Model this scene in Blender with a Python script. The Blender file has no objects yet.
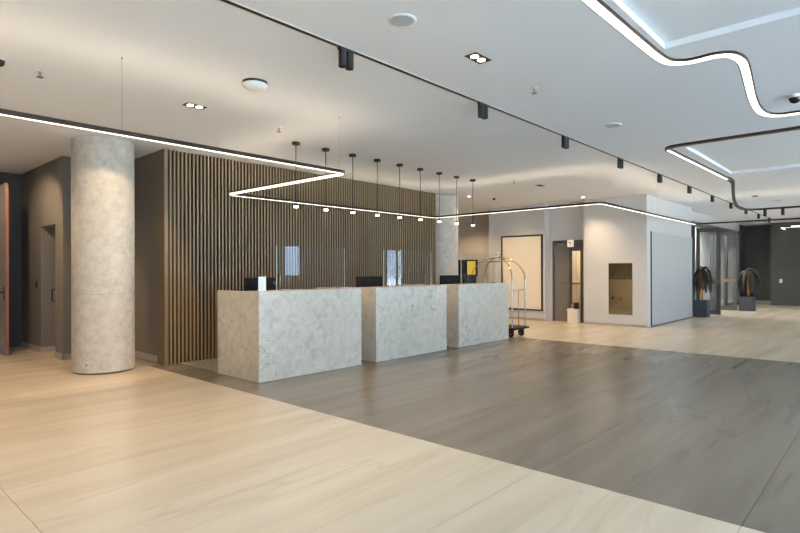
import bpy, bmesh, math, random
from mathutils import Vector, Matrix
R = math.radians
PI = math.pi
rnd = random.Random(7)
C = bpy.context.scene.collection
SC = bpy.context.scene

# ------------------------------------------------------------------ camera
# X runs along the desks (away to the right), Y away to the left, Z up. Metres.
F_PX, YAW, EYE = 544.9, 42.40, 1.36
cd = bpy.data.cameras.new('camera'); cam = bpy.data.objects.new('camera', cd); C.objects.link(cam)
cd.sensor_width = 36.0; cd.lens = F_PX / 800 * 36.0; cd.clip_start = 0.05; cd.clip_end = 300
cd.shift_y = 4.3 / 800
fw = Vector((math.cos(R(YAW)), math.sin(R(YAW)), 0)); rt = Vector((math.sin(R(YAW)), -math.cos(R(YAW)), 0)); up = Vector((0, 0, 1))
M3 = Matrix((rt, up, -fw)).transposed()
M3 = M3 @ Matrix.Rotation(R(-0.17), 3, 'Z')
cam.matrix_world = Matrix.Translation((0, 0, EYE)) @ M3.to_4x4()
SC.camera = cam

# ------------------------------------------------------------------ sky and exposure
W = bpy.data.worlds.new('World'); SC.world = W; W.use_nodes = True
bg = W.node_tree.nodes['Background']; bg.inputs[0].default_value = (0.56, 0.76, 1.0, 1); bg.inputs[1].default_value = 5.6
vs = SC.view_settings
vs.view_transform = 'Standard'; vs.look = 'None'; vs.gamma = 1.0; vs.use_curve_mapping = False; vs.exposure = 0.38

sun_d = bpy.data.lights.new('sun', 'SUN'); sun_d.energy = 58.0; sun_d.angle = R(0.6); sun_d.color = (0.70, 0.86, 1.0)
sun = bpy.data.objects.new('sun', sun_d); C.objects.link(sun); sun.location = (5, 30, 40); sun.rotation_euler = Vector((0.15, -0.62, -0.77)).to_track_quat('-Z', 'Y').to_euler()

WARM = (1.0, 0.73, 0.46)
NEUT = (1.0, 0.96, 0.91)
CEIL = 3.15

# ------------------------------------------------------------------ materials
def newmat(name):
    m = bpy.data.materials.new(name); m.use_nodes = True
    nt = m.node_tree; b = nt.nodes['Principled BSDF']
    return m, nt, b
def srgb(r, g, b):
    f = lambda c: ((c / 255 + 0.055) / 1.055) ** 2.4 if c / 255 > 0.04045 else c / 255 / 12.92
    return (f(r), f(g), f(b), 1)
def node(nt, t, **kw):
    n = nt.nodes.new(t)
    for k, v in kw.items(): setattr(n, k, v)
    return n
def paint(name, col, rough=0.6, var=0.05, scale=3.0, metal=0.0, bump=0.0, bscale=120.0, spec=0.5):
    """plain surface with a faint procedural mottling and optional fine relief"""
    m, nt, b = newmat(name)
    tc = node(nt, 'ShaderNodeTexCoord'); nz = node(nt, 'ShaderNodeTexNoise'); nz.inputs['Scale'].default_value = scale; nz.inputs['Detail'].default_value = 4
    nt.links.new(tc.outputs['Object'], nz.inputs['Vector'])
    mx = node(nt, 'ShaderNodeMix', data_type='RGBA')
    mx.inputs[6].default_value = tuple(c * (1 - var) for c in col[:3]) + (1,); mx.inputs[7].default_value = tuple(min(1, c * (1 + var)) for c in col[:3]) + (1,)
    nt.links.new(nz.outputs['Fac'], mx.inputs[0]); nt.links.new(mx.outputs[2], b.inputs['Base Color'])
    b.inputs['Roughness'].default_value = rough; b.inputs['Metallic'].default_value = metal; b.inputs['Specular IOR Level'].default_value = spec
    if bump:
        n2 = node(nt, 'ShaderNodeTexNoise'); n2.inputs['Scale'].default_value = bscale; n2.inputs['Detail'].default_value = 3
        bp = node(nt, 'ShaderNodeBump'); bp.inputs['Strength'].default_value = bump; bp.inputs['Distance'].default_value = 0.002
        nt.links.new(tc.outputs['Object'], n2.inputs['Vector']); nt.links.new(n2.outputs['Fac'], bp.inputs['Height']); nt.links.new(bp.outputs[0], b.inputs['Normal'])
    return m
def emit(name, col, s):
    m = bpy.data.materials.new(name); m.use_nodes = True; nt = m.node_tree; nt.nodes.clear()
    o = node(nt, 'ShaderNodeOutputMaterial'); e = node(nt, 'ShaderNodeEmission'); e.inputs[0].default_value = tuple(col) + (1,); e.inputs[1].default_value = s
    nt.links.new(e.outputs[0], o.inputs[0]); return m
def ramp(nt, stops):
    r = node(nt, 'ShaderNodeValToRGB'); cr = r.color_ramp
    while len(cr.elements) < len(stops): cr.elements.new(0.5)
    for e, (p, c) in zip(cr.elements, stops): e.position = p; e.color = c
    return r
def slab_mat(name, cols, rough, streak=(0.30, 3.0, 1.0), vein=None, vein_amt=0.35):
    """large-format stone-look porcelain: long soft streaks along X, thin wandering veins, a shift per slab"""
    m, nt, b = newmat(name); L = nt.links.new
    tc = node(nt, 'ShaderNodeTexCoord'); oi = node(nt, 'ShaderNodeObjectInfo')
    cm = node(nt, 'ShaderNodeVectorMath', operation='SCALE'); cv = node(nt, 'ShaderNodeCombineXYZ')
    L(oi.outputs['Random'], cv.inputs[0]); L(oi.outputs['Random'], cv.inputs[1]); L(oi.outputs['Random'], cv.inputs[2])
    L(cv.outputs[0], cm.inputs[0]); cm.inputs['Scale'].default_value = 57.0
    ad = node(nt, 'ShaderNodeVectorMath', operation='ADD'); L(tc.outputs['Object'], ad.inputs[0]); L(cm.outputs[0], ad.inputs[1])
    mp = node(nt, 'ShaderNodeMapping'); mp.inputs['Scale'].default_value = streak; mp.inputs['Rotation'].default_value = (0, 0, R(6)); L(ad.outputs[0], mp.inputs[0])
    n1 = node(nt, 'ShaderNodeTexNoise'); n1.inputs['Scale'].default_value = 1.3; n1.inputs['Detail'].default_value = 2.5; n1.inputs['Roughness'].default_value = 0.5; n1.inputs['Distortion'].default_value = 0.12; L(mp.outputs[0], n1.inputs[0])
    rp = ramp(nt, cols); L(n1.outputs['Fac'], rp.inputs[0])
    mp2 = node(nt, 'ShaderNodeMapping'); mp2.inputs['Scale'].default_value = (0.20, 1.7, 1); mp2.inputs['Rotation'].default_value = (0, 0, R(9)); L(ad.outputs[0], mp2.inputs[0])
    n2 = node(nt, 'ShaderNodeTexNoise'); n2.inputs['Scale'].default_value = 1.0; n2.inputs['Detail'].default_value = 3; n2.inputs['Distortion'].default_value = 0.1; L(mp2.outputs[0], n2.inputs[0])
    sb = node(nt, 'ShaderNodeMath', operation='SUBTRACT'); sb.inputs[1].default_value = 0.5; L(n2.outputs['Fac'], sb.inputs[0])
    ab = node(nt, 'ShaderNodeMath', operation='ABSOLUTE'); L(sb.outputs[0], ab.inputs[0])
    mr = node(nt, 'ShaderNodeMapRange'); mr.inputs[1].default_value = 0.0; mr.inputs[2].default_value = 0.011; mr.inputs[3].default_value = vein_amt; mr.inputs[4].default_value = 0.0; L(ab.outputs[0], mr.inputs[0])
    mx = node(nt, 'ShaderNodeMix', data_type='RGBA'); L(mr.outputs[0], mx.inputs[0]); L(rp.outputs[0], mx.inputs[6]); mx.inputs[7].default_value = vein
    L(mx.outputs[2], b.inputs['Base Color'])
    b.inputs['Roughness'].default_value = rough
    return m
def marble_mat(name):
    m, nt, b = newmat(name); L = nt.links.new
    tc = node(nt, 'ShaderNodeTexCoord'); oi = node(nt, 'ShaderNodeObjectInfo')
    cv = node(nt, 'ShaderNodeCombineXYZ'); [L(oi.outputs['Random'], cv.inputs[i]) for i in range(3)]
    cm = node(nt, 'ShaderNodeVectorMath', operation='SCALE'); cm.inputs['Scale'].default_value = 23.0; L(cv.outputs[0], cm.inputs[0])
    ad = node(nt, 'ShaderNodeVectorMath', operation='ADD'); L(tc.outputs['Object'], ad.inputs[0]); L(cm.outputs[0], ad.inputs[1])
    n1 = node(nt, 'ShaderNodeTexNoise'); n1.inputs['Scale'].default_value = 9.0; n1.inputs['Detail'].default_value = 8; n1.inputs['Roughness'].default_value = 0.62; n1.inputs['Distortion'].default_value = 0.7; L(ad.outputs[0], n1.inputs[0])
    rp = ramp(nt, [(0.25, srgb(178, 168, 150)), (0.48, srgb(202, 193, 176)), (0.75, srgb(217, 208, 192))]); L(n1.outputs['Fac'], rp.inputs[0])
    n2 = node(nt, 'ShaderNodeTexNoise'); n2.inputs['Scale'].default_value = 2.1; n2.inputs['Detail'].default_value = 5; n2.inputs['Distortion'].default_value = 2.4; L(ad.outputs[0], n2.inputs[0])
    sb = node(nt, 'ShaderNodeMath', operation='SUBTRACT'); sb.inputs[1].default_value = 0.53; L(n2.outputs['Fac'], sb.inputs[0])
    ab = node(nt, 'ShaderNodeMath', operation='ABSOLUTE'); L(sb.outputs[0], ab.inputs[0])
    mr = node(nt, 'ShaderNodeMapRange'); mr.inputs[1].default_value = 0.0; mr.inputs[2].default_value = 0.022; mr.inputs[3].default_value = 0.75; mr.inputs[4].default_value = 0.0; L(ab.outputs[0], mr.inputs[0])
    n3 = node(nt, 'ShaderNodeTexNoise'); n3.inputs['Scale'].default_value = 1.3; L(ad.outputs[0], n3.inputs[0])
    mr3 = node(nt, 'ShaderNodeMapRange'); mr3.inputs[1].default_value = 0.5; mr3.inputs[2].default_value = 0.65; L(n3.outputs['Fac'], mr3.inputs[0])
    mu = node(nt, 'ShaderNodeMath', operation='MULTIPLY'); L(mr.outputs[0], mu.inputs[0]); L(mr3.outputs[0], mu.inputs[1])
    mx = node(nt, 'ShaderNodeMix', data_type='RGBA'); L(mu.outputs[0], mx.inputs[0]); L(rp.outputs[0], mx.inputs[6]); mx.inputs[7].default_value = srgb(140, 122, 92)
    L(mx.outputs[2], b.inputs['Base Color']); b.inputs['Roughness'].default_value = 0.22
    return m
def concrete_mat(name):
    m, nt, b = newmat(name); L = nt.links.new
    tc = node(nt, 'ShaderNodeTexCoord')
    n1 = node(nt, 'ShaderNodeTexNoise'); n1.inputs['Scale'].default_value = 9.0; n1.inputs['Detail'].default_value = 9; n1.inputs['Roughness'].default_value = 0.65; L(tc.outputs['Object'], n1.inputs[0])
    rp = ramp(nt, [(0.28, srgb(170, 162, 148)), (0.5, srgb(190, 183, 169)), (0.72, srgb(204, 197, 184))]); L(n1.outputs['Fac'], rp.inputs[0])
    vo = node(nt, 'ShaderNodeTexVoronoi'); vo.inputs['Scale'].default_value = 16; L(tc.outputs['Object'], vo.inputs[0])
    mr = node(nt, 'ShaderNodeMapRange'); mr.inputs[1].default_value = 0.03; mr.inputs[2].default_value = 0.1; mr.inputs[3].default_value = 0.45; mr.inputs[4].default_value = 0.0; L(vo.outputs['Distance'], mr.inputs[0])
    mx = node(nt, 'ShaderNodeMix', data_type='RGBA'); L(mr.outputs[0], mx.inputs[0]); L(rp.outputs[0], mx.inputs[6]); mx.inputs[7].default_value = srgb(120, 114, 102)
    L(mx.outputs[2], b.inputs['Base Color']); b.inputs['Roughness'].default_value = 0.75
    bp = node(nt, 'ShaderNodeBump'); bp.inputs['Strength'].default_value = 0.25; bp.inputs['Distance'].default_value = 0.01; L(n1.outputs['Fac'], bp.inputs['Height']); L(bp.outputs[0], b.inputs['Normal'])
    return m
def glass_mat(name, tint=(0.97, 0.985, 1.0), f0=0.045):
    """clear sheet: transparent with a Schlick reflection, the same from either face"""
    m = bpy.data.materials.new(name); m.use_nodes = True; nt = m.node_tree; nt.nodes.clear(); L = nt.links.new
    o = node(nt, 'ShaderNodeOutputMaterial'); t = node(nt, 'ShaderNodeBsdfTransparent'); g = node(nt, 'ShaderNodeBsdfGlossy'); mx = node(nt, 'ShaderNodeMixShader')
    t.inputs[0].default_value = tuple(tint) + (1,); g.inputs['Roughness'].default_value = 0.0
    ge = node(nt, 'ShaderNodeNewGeometry'); dt = node(nt, 'ShaderNodeVectorMath', operation='DOT_PRODUCT'); L(ge.outputs['Normal'], dt.inputs[0]); L(ge.outputs['Incoming'], dt.inputs[1])
    ab = node(nt, 'ShaderNodeMath', operation='ABSOLUTE'); L(dt.outputs['Value'], ab.inputs[0])
    iv = node(nt, 'ShaderNodeMath', operation='SUBTRACT'); iv.inputs[0].default_value = 1.0; L(ab.outputs[0], iv.inputs[1])
    pw = node(nt, 'ShaderNodeMath', operation='POWER'); pw.inputs[1].default_value = 5.0; L(iv.outputs[0], pw.inputs[0])
    ma = node(nt, 'ShaderNodeMath', operation='MULTIPLY_ADD'); ma.inputs[1].default_value = 1-f0; ma.inputs[2].default_value = f0; L(pw.outputs[0], ma.inputs[0])
    L(ma.outputs[0], mx.inputs[0]); L(t.outputs[0], mx.inputs[1]); L(g.outputs[0], mx.inputs[2]); L(mx.outputs[0], o.inputs[0])
    return m
def carpet_mat(name):
    m, nt, b = newmat(name); L = nt.links.new
    tc = node(nt, 'ShaderNodeTexCoord'); n1 = node(nt, 'ShaderNodeTexNoise'); n1.inputs['Scale'].default_value = 60; n1.inputs['Detail'].default_value = 4; L(tc.outputs['Object'], n1.inputs[0])
    rp = ramp(nt, [(0.38, srgb(84, 80, 74)), (0.62, srgb(150, 146, 138))]); L(n1.outputs['Fac'], rp.inputs[0]); L(rp.outputs[0], b.inputs['Base Color']); b.inputs['Roughness'].default_value = 0.95
    return m

M = dict(
    ceil=paint('ceiling_paint', srgb(234, 238, 242), 0.9, 0.01, 0.8),
    white=paint('white_wall_paint', srgb(206, 204, 200), 0.8, 0.03, 1.5),
    backgrey=paint('grey_wall_paint', srgb(176, 172, 166), 0.8, 0.03, 1.5),
    charcoal=paint('charcoal_wall_paint', srgb(122, 116, 108), 0.75, 0.05, 2.0),
    darkwall=paint('dark_panel_laminate', srgb(78, 76, 74), 0.5, 0.05, 2.0),
    backing=paint('black_backing', srgb(20, 16, 13), 1.0, 0.1, 6.0, spec=0.0),
    slat=paint('bronze_oak_slat', srgb(140, 121, 91), 0.5, 0.04, 1.5),
    slatshade=paint('slat_side_shade', srgb(112, 95, 70), 0.6, 0.05, 3.0, spec=0.2),
    endboard=paint('bronze_end_board', srgb(122, 104, 78), 0.5, 0.08, 4.0),
    beige=slab_mat('beige_slab', [(0.25, srgb(196, 179, 153)), (0.48, srgb(208, 192, 168)), (0.75, srgb(217, 203, 181))], 0.26, vein=srgb(186, 168, 142), vein_amt=0.3),
    grey=slab_mat('grey_slab', [(0.25, srgb(113, 104, 91)), (0.5, srgb(125, 115, 101)), (0.78, srgb(137, 127, 112))], 0.27, vein=srgb(104, 97, 88), vein_amt=0.5),
    lightgrout=paint('light_grout', srgb(196, 192, 184), 0.9),
    joint=paint('tile_joint', srgb(150, 138, 120), 0.9),
    marble=marble_mat('cream_marble'),
    concrete=concrete_mat('raw_concrete'),
    concreteseam=paint('concrete_seam', srgb(150, 144, 132), 0.8),
    black=paint('matt_black_metal', srgb(30, 29, 28), 0.45, 0.1, 20),
    bronze=paint('dark_bronze_aluminium', srgb(58, 48, 40), 0.35, 0.1, 20, metal=0.6),
    plastic=paint('black_plastic', srgb(14, 13, 13), 0.6, 0.08, 20, spec=0.25),
    whiteplastic=paint('white_plastic', srgb(228, 228, 226), 0.45, 0.02, 10),
    greydevice=paint('pale_grey_grille', srgb(186, 192, 198), 0.6, 0.05, 200, bump=0.3, bscale=300),
    steel=paint('brushed_steel', srgb(190, 186, 178), 0.25, 0.06, 60, metal=1.0),
    brass=paint('brushed_brass', srgb(196, 172, 130), 0.25, 0.06, 60, metal=1.0),
    rubber=paint('black_rubber', srgb(24, 22, 22), 0.7),
    deckfabric=paint('dark_brown_deck_carpet', srgb(74, 50, 38), 0.95, 0.2, 80),
    doorgrey=paint('grey_door_laminate', srgb(120, 114, 106), 0.5, 0.05, 3),
    doorframe=paint('dark_grey_steel_frame', srgb(84, 81, 77), 0.45, 0.05, 4),
    palegrey=paint('pale_grey_wall_panel', srgb(190, 188, 184), 0.55, 0.02, 1.2),
    cream=paint('cream_canvas', srgb(236, 224, 204), 0.8, 0.03, 3, bump=0.2),
    mirrorsteel=paint('polished_bronze_steel', srgb(206, 190, 160), 0.2, 0.22, 4, metal=1.0, bump=0.5, bscale=7),
    smokedsteel=paint('smoked_steel', srgb(150, 138, 118), 0.2, 0.3, 4, metal=1.0, bump=0.7, bscale=5),
    red=paint('red_mark', srgb(190, 40, 32), 0.5),
    yellow=emit('yellow_screen_area', (0.80, 0.50, 0.06), 0.75),
    screenblack=paint('black_screen', srgb(14, 14, 16), 0.15),
    lightwood=paint('light_wood_edge', srgb(140, 92, 74), 0.5, 0.1, 12),
    leafgrey=paint('grey_door_leaf', srgb(150, 146, 142), 0.5, 0.05, 3),
    framegrey=paint('grey_aluminium_frame', srgb(98, 98, 98), 0.4, 0.05, 8, metal=0.3),
    pot=paint('slate_planter', srgb(66, 72, 80), 0.6, 0.08, 6),
    soil=paint('dark_soil', srgb(46, 36, 28), 0.95, 0.2, 40),
    leaf=paint('dry_brown_green_leaf', srgb(42, 35, 25), 0.6, 0.3, 14),
    stem=paint('ochre_stem', srgb(196, 132, 40), 0.6, 0.2, 20),
    plaster=paint('plinth', srgb(168, 160, 150), 0.6, 0.04, 3),
    glass=glass_mat('clear_glass'),
    glassedge=paint('polished_glass_edge', srgb(196, 204, 200), 0.2),
    glassdoor=glass_mat('door_glass', (0.92, 0.94, 0.95)),
    carpet=carpet_mat('speckled_grey_carpet'),
    signcream=emit('lit_sign_cream', (0.95, 0.80, 0.58), 0.75),
    led=emit('led_diffuser', (1.0, 0.85, 0.66), 3.2),
    ledup=emit('led_uplight', (1.0, 0.80, 0.58), 9.5),
    ledside=emit('led_diffuser_soft', (1.0, 0.84, 0.62), 1.6),
    lamp=emit('lamp_lens', (1.0, 0.86, 0.66), 9.0),
    pave=paint('outdoor_paving', srgb(205, 203, 198), 0.9, 0.1, 1.0),
    bush=paint('outdoor_leaves', srgb(60, 80, 50), 0.8, 0.3, 6.0),
    greenmark=paint('green_print', srgb(60, 120, 80), 0.6),
)

# ------------------------------------------------------------------ mesh helpers
class MB:
    """collects shapes; build() links them as ONE mesh object"""
    def __init__(s): s.v = []; s.f = []; s.sm = []
    def add(s, vs, fs, smooth=False):
        n = len(s.v); s.v += [tuple(v) for v in vs]; s.f += [tuple(i + n for i in f) for f in fs]; s.sm += [smooth] * len(fs); return s
    def box(s, a, b):
        (x0, y0, z0), (x1, y1, z1) = a, b
        vs = [(x0,y0,z0),(x1,y0,z0),(x1,y1,z0),(x0,y1,z0),(x0,y0,z1),(x1,y0,z1),(x1,y1,z1),(x0,y1,z1)]
        return s.add(vs, [(3,2,1,0),(4,5,6,7),(0,1,5,4),(1,2,6,5),(2,3,7,6),(3,0,4,7)])
    def cbox(s, c, d): return s.box([c[i]-d[i]/2 for i in range(3)], [c[i]+d[i]/2 for i in range(3)])
    def lathe(s, prof, n=24, c=(0,0,0), axis='z'):
        """prof: list of (radius, height)"""
        vs = []; fs = []
        for r, h in prof:
            for k in range(n):
                a = 2*PI*k/n; p = (r*math.cos(a), r*math.sin(a), h)
                if axis == 'x': p = (p[2], p[0], p[1])
                if axis == 'y': p = (p[0], p[2], p[1])
                vs.append((p[0]+c[0], p[1]+c[1], p[2]+c[2]))
        for j in range(len(prof)-1):
            for k in range(n): fs.append((j*n+k, j*n+(k+1)%n, (j+1)*n+(k+1)%n, (j+1)*n+k))
        s.add(vs, fs, True)
        s.add(vs[:n], [tuple(reversed(range(n)))]); s.add(vs[-n:], [tuple(range(n))])
        return s
    def tube(s, pts, r, n=8, closed=False):
        pts = [Vector(p) for p in pts]; rings = []; m = len(pts); prev = None
        for i, p in enumerate(pts):
            if closed: t = pts[(i+1) % m] - pts[i-1]
            else: t = pts[min(i+1, m-1)] - pts[max(i-1, 0)]
            t.normalize()
            if prev is None:
                ref = Vector((0,0,1)) if abs(t.z) < 0.9 else Vector((1,0,0)); u = t.cross(ref).normalized()
            else: u = (prev - t*prev.dot(t)).normalized()
            prev = u; w = t.cross(u); rr = r[i] if isinstance(r, (list, tuple)) else r
            rings.append([p + (u*math.cos(2*PI*k/n) + w*math.sin(2*PI*k/n))*rr for k in range(n)])
        vs = [v for ring in rings for v in ring]; fs = []
        for j in range(m if closed else m-1):
            j2 = (j+1) % m
            for k in range(n): fs.append((j*n+k, j*n+(k+1)%n, j2*n+(k+1)%n, j2*n+k))
        if not closed: fs += [tuple(reversed(range(n))), tuple((m-1)*n+k for k in range(n))]
        return s.add(vs, fs, True)
    def sweep(s, path, sec, closed=False):
        """path: XY points with z; sec: list of (side, z) closed section, side to the left of travel"""
        P = [Vector(p) for p in path]; m = len(P); n = len(sec); vs = []; fs = []
        for i, p in enumerate(P):
            a = (P[i]-P[i-1]).normalized() if (i > 0 or closed) else None
            b = (P[(i+1) % m]-P[i]).normalized() if (i < m-1 or closed) else None
            if a is None: a = b
            if b is None: b = a
            na = Vector((-a.y, a.x, 0)); nb = Vector((-b.y, b.x, 0)); q = na + nb
            q = q / max(q.length_squared/2, 0.2)
            for sd, z in sec: vs.append(p + q*sd + Vector((0,0,z)))
        for j in range(m if closed else m-1):
            j2 = (j+1) % m
            for k in range(n): fs.append((j*n+k, j2*n+k, j2*n+(k+1)%n, j*n+(k+1)%n))
        if not closed: fs += [tuple(range(n)), tuple(reversed([(m-1)*n+k for k in range(n)]))]
        return s.add(vs, fs)
    def build(s, name, mat, parent=None, bevel=0.0, loc=None):
        me = bpy.data.meshes.new(name); me.from_pydata(s.v, [], s.f)
        me.polygons.foreach_set('use_smooth', s.sm); me.materials.append(M[mat] if isinstance(mat, str) else mat); me.update()
        bm = bmesh.new(); bm.from_mesh(me); bmesh.ops.recalc_face_normals(bm, faces=bm.faces); bm.to_mesh(me); bm.free()
        o = bpy.data.objects.new(name, me); C.objects.link(o)
        if loc: o.location = loc
        if parent: o.parent = parent
        if bevel:
            b = o.modifiers.new('bevel', 'BEVEL'); b.width = bevel; b.segments = 2; b.limit_method = 'ANGLE'; b.angle_limit = R(50)
        return o
def box(a, b): return MB().box(a, b)
def tag(o, label=None, cat=None, group=None, kind=None):
    for k, v in (('label', label), ('category', cat), ('group', group), ('kind', kind)):
        if v: o[k] = v
    return o
def thing(name, label, cat, loc=(0,0,0), rz=0, group=None):
    o = bpy.data.objects.new(name, None); o.empty_display_size = 0.1; C.objects.link(o); o.location = loc; o.rotation_euler = (0, 0, rz)
    return tag(o, label, cat, group)
def struct(name, mb, mat, parent=None, label=None, bevel=0):
    o = mb.build(name, mat, parent, bevel)
    if not parent: o['kind'] = 'structure'
    if label: o['label'] = label
    return o
def dup(root, loc, rz=None, label=None):
    def cp(o, par):
        c = o.copy(); C.objects.link(c); c.parent = par
        for ch in list(o.children): cp(ch, c)
        return c
    r = cp(root, None); r.location = loc
    if rz is not None: r.rotation_euler = (0, 0, rz)
    if label: r['label'] = label
    return r
def spot(name, parent, loc, target, watts, cone, blend=0.5, col=WARM, size=0.05):
    d = bpy.data.lights.new(name, 'SPOT'); d.energy = watts; d.color = col; d.spot_size = R(cone); d.spot_blend = blend; d.shadow_soft_size = size
    o = bpy.data.objects.new(name, d); C.objects.link(o); o.location = loc
    o.rotation_euler = (Vector(target)-Vector(loc)).to_track_quat('-Z', 'Y').to_euler()
    if parent: o.parent = parent
    return o

# ================================================================== SETTING
YF = -4.185             # inner face of the window wall
XN = -4.5               # wall behind the camera
XB = 25.0               # far dark wall

# ---- floor: sunk bed + slabs
floor = struct('floor', box((XN-0.3, YF-0.3, -0.25), (27.0, 13.4, -0.012)), 'joint', label='beige and grey stone slab floor')
def slab_mesh(w, d, mat):
    g = 0.0015
    mb = MB(); mb.box((-w/2+g, -d/2+g, -0.0085), (w/2-g, d/2-g, 0.0))
    me = bpy.data.meshes.new('slab'); me.from_pydata(mb.v, [], mb.f); me.materials.append(M[mat]); me.update(); return me
cache = {}
def slab(x0, x1, y0, y1, mat):
    w, d = round(x1-x0, 4), round(y1-y0, 4)
    if w < 0.02 or d < 0.02: return
    k = (w, d, mat)
    if k not in cache: cache[k] = slab_mesh(w, d, mat)
    o = bpy.data.objects.new('floor_slab', cache[k]); C.objects.link(o); o.parent = floor; o.location = ((x0+x1)/2, (y0+y1)/2, 0)
def zone(xs, y0, y1, mat):
    ys = [y0]; k = math.ceil((y0-0.615)/1.2 + 1e-4)
    while 0.615+1.2*k < y1-1e-4: ys.append(0.615+1.2*k); k += 1
    ys.append(y1)
    for a, b in zip(xs, xs[1:]):
        for c, d in zip(ys, ys[1:]): slab(a, b, c, d, mat)
zone([-4.5, -4.205, -1.685, 0.835, 3.355], YF, 13.2, 'beige')
zone([3.355, 5.875, 8.395, 9.80], YF, 7.95, 'grey')
zone([9.80, 12.32, 14.84, 17.36, 19.88, 22.4, 24.92, 26.9], YF, 8.2, 'beige')
zone([9.80, 12.32, 14.40], 8.2, 12.0, 'beige')
MB().box((3.357, YF, -0.012), (9.80, 7.95, -0.009)).build('grout_bed', 'lightgrout', floor)
# carpet let into the floor behind the desks
carpet = MB().box((3.74, 6.70, 0.0), (9.47, 7.86, 0.006)).build('carpet_inlay', 'carpet'); tag(carpet, 'speckled grey carpet strip behind the reception desks', 'carpet')

# ---- ceiling with two coffers
def ceiling():
    mb = MB(); xs = [XN-0.3, 0.9, 4.71, 8.71, 11.70, 27.0]; ys = [YF-0.3, -1.9, 1.39, 2.29, 13.4]; up_ = 0.05
    def raised(x, y): return (0.9 < x < 4.71 and -1.9 < y < 1.39) or (8.71 < x < 11.7 and -1.9 < y < 2.29)
    for a, b in zip(xs, xs[1:]):
        for c, d in zip(ys, ys[1:]):
            z = CEIL + (up_ if raised((a+b)/2, (c+d)/2) else 0)
            mb.add([(a,c,z),(b,c,z),(b,d,z),(a,d,z)], [(0,1,2,3)])
    for (x0, x1, y0, y1) in ((0.9, 4.71, -1.9, 1.39), (8.71, 11.7, -1.9, 2.29)):
        for p, q in (((x0,y0),(x1,y0)), ((x1,y0),(x1,y1)), ((x1,y1),(x0,y1)), ((x0,y1),(x0,y0))):
            mb.add([p+(CEIL,), q+(CEIL,), q+(CEIL+up_,), p+(CEIL+up_,)], [(0,1,2,3)])
    mb.box((XN-0.3, YF-0.3, CEIL+0.25), (27.0, 13.4, CEIL+0.35))
    return mb
struct('ceiling', ceiling(), 'ceil', label='flat white plaster ceiling with raised coffers')

# ---- reception wall with slats
wr = struct('wall_reception', box((3.565, 7.935, 0), (9.86, 8.15, CEIL)), 'backing', label='dark wall behind the desks clad in vertical bronze slats')
sl = bpy.data.meshes.new('slat'); _m = box((-0.0135, -0.056, 0.0), (0.0135, 0.0, CEIL)); sl.from_pydata(_m.v, [], _m.f); sl.materials.append(M['slat']); sl.materials.append(M['slatshade']); sl.update()
for p in sl.polygons: p.material_index = 0 if p.normal.y < -0.5 else 1   # bronze on the face, sides coloured darker for the shade in the gaps
x = 3.64
while x < 9.85:
    o = bpy.data.objects.new('slat', sl); C.objects.link(o); o.parent = wr; o.location = (x, 7.935, 0); x += 0.0597
MB().box((3.545, 7.875, 0), (3.60, 8.13, CEIL)).build('end_board', 'endboard', wr)
wa = struct('wall_alcove', MB().box((3.555, 8.15, 0), (3.8, 9.5, CEIL)), 'charcoal', label='charcoal return wall behind the concrete column')
box((3.541, 8.14, 0), (3.555, 9.5, 0.10)).build('baseboard', 'plaster', wa)

# ---- left block with a door recess
wl = struct('wall_left', MB().box((2.70, 9.5, 0), (3.9, 9.88, CEIL)).box((2.70, 10.66, 0), (3.9, 12.4, CEIL)).box((2.70, 9.88, 2.12), (3.9, 10.66, CEIL)).box((3.5, 9.88, 0), (3.9, 10.66, 2.12)), 'charcoal', label='charcoal wall with a tall door recess')
bb = MB().box((2.688, 9.488, 0), (2.70, 9.88, 0.09)).box((2.688, 10.66, 0), (2.70, 12.4, 0.09)).box((2.688, 9.488, 0), (3.54, 9.5, 0.09)).box((2.70, 10.648, 0), (3.42, 10.66, 0.09))
bb.build('baseboard', 'plaster', wl)
d1 = struct('door_1', box((3.42, 9.885, 0.005), (3.47, 10.655, 2.115)), 'doorgrey', label='dark grey door deep inside the recess')
MB().tube([(3.42, 9.97, 1.0), (3.36, 9.97, 1.0), (3.36, 10.08, 1.0)], 0.01).build('handle', 'black', d1)
tag(MB().tube([(2.735, 9.885, 0.90), (2.70, 9.90, 0.90), (2.665, 9.92, 0.90), (2.665, 9.92, 1.08), (2.70, 9.90, 1.08), (2.735, 9.885, 1.08)], 0.012).build('pull_handle', 'black'), 'small black pull handle at the edge of the door recess', 'handle')
ps = thing('wall_switch', 'small black wall switch beside the door recess', 'switch', (2.70, 10.89, 1.135))
MB().box((-0.012, -0.04, -0.065), (0, 0.04, 0.065)).build('plate', 'black', ps, 0.003); MB().box((-0.017, -0.02, -0.03), (-0.012, 0.02, 0.03)).build('rocker', 'plastic', ps)
# wall with the open leaf, and the dark room behind
wb = struct('wall_entry', MB().box((XN, 11.85, 0), (0.98, 12.0, CEIL)).box((0.98, 11.85, 2.82), (2.26, 12.0, CEIL)).box((2.26, 11.85, 0), (2.70, 12.0, CEIL)), 'darkwall', label='dark wall with a tall doorway')
struct('wall_corridor', MB().box((XN, 13.2, 0), (3.9, 13.4, CEIL)).box((3.7, 12.4, 0), (3.9, 13.2, CEIL)), 'darkwall')
lf = thing('open_door', 'tall grey door leaf with reddish wooden edge standing open', 'door', (2.25, 11.83, 0))
MB().box((-0.045, -1.17, 0.01), (-0.005, 0.0, 2.80)).build('leaf', 'leafgrey', lf)
MB().box((-0.048, -1.185, 0.01), (0.0, -1.17, 2.80)).build('wooden_edge', 'lightwood', lf)
MB().box((-0.005, -1.17, 0.01), (0.0, 0.0, 2.80)).build('back_face', 'lightwood', lf)
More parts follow.
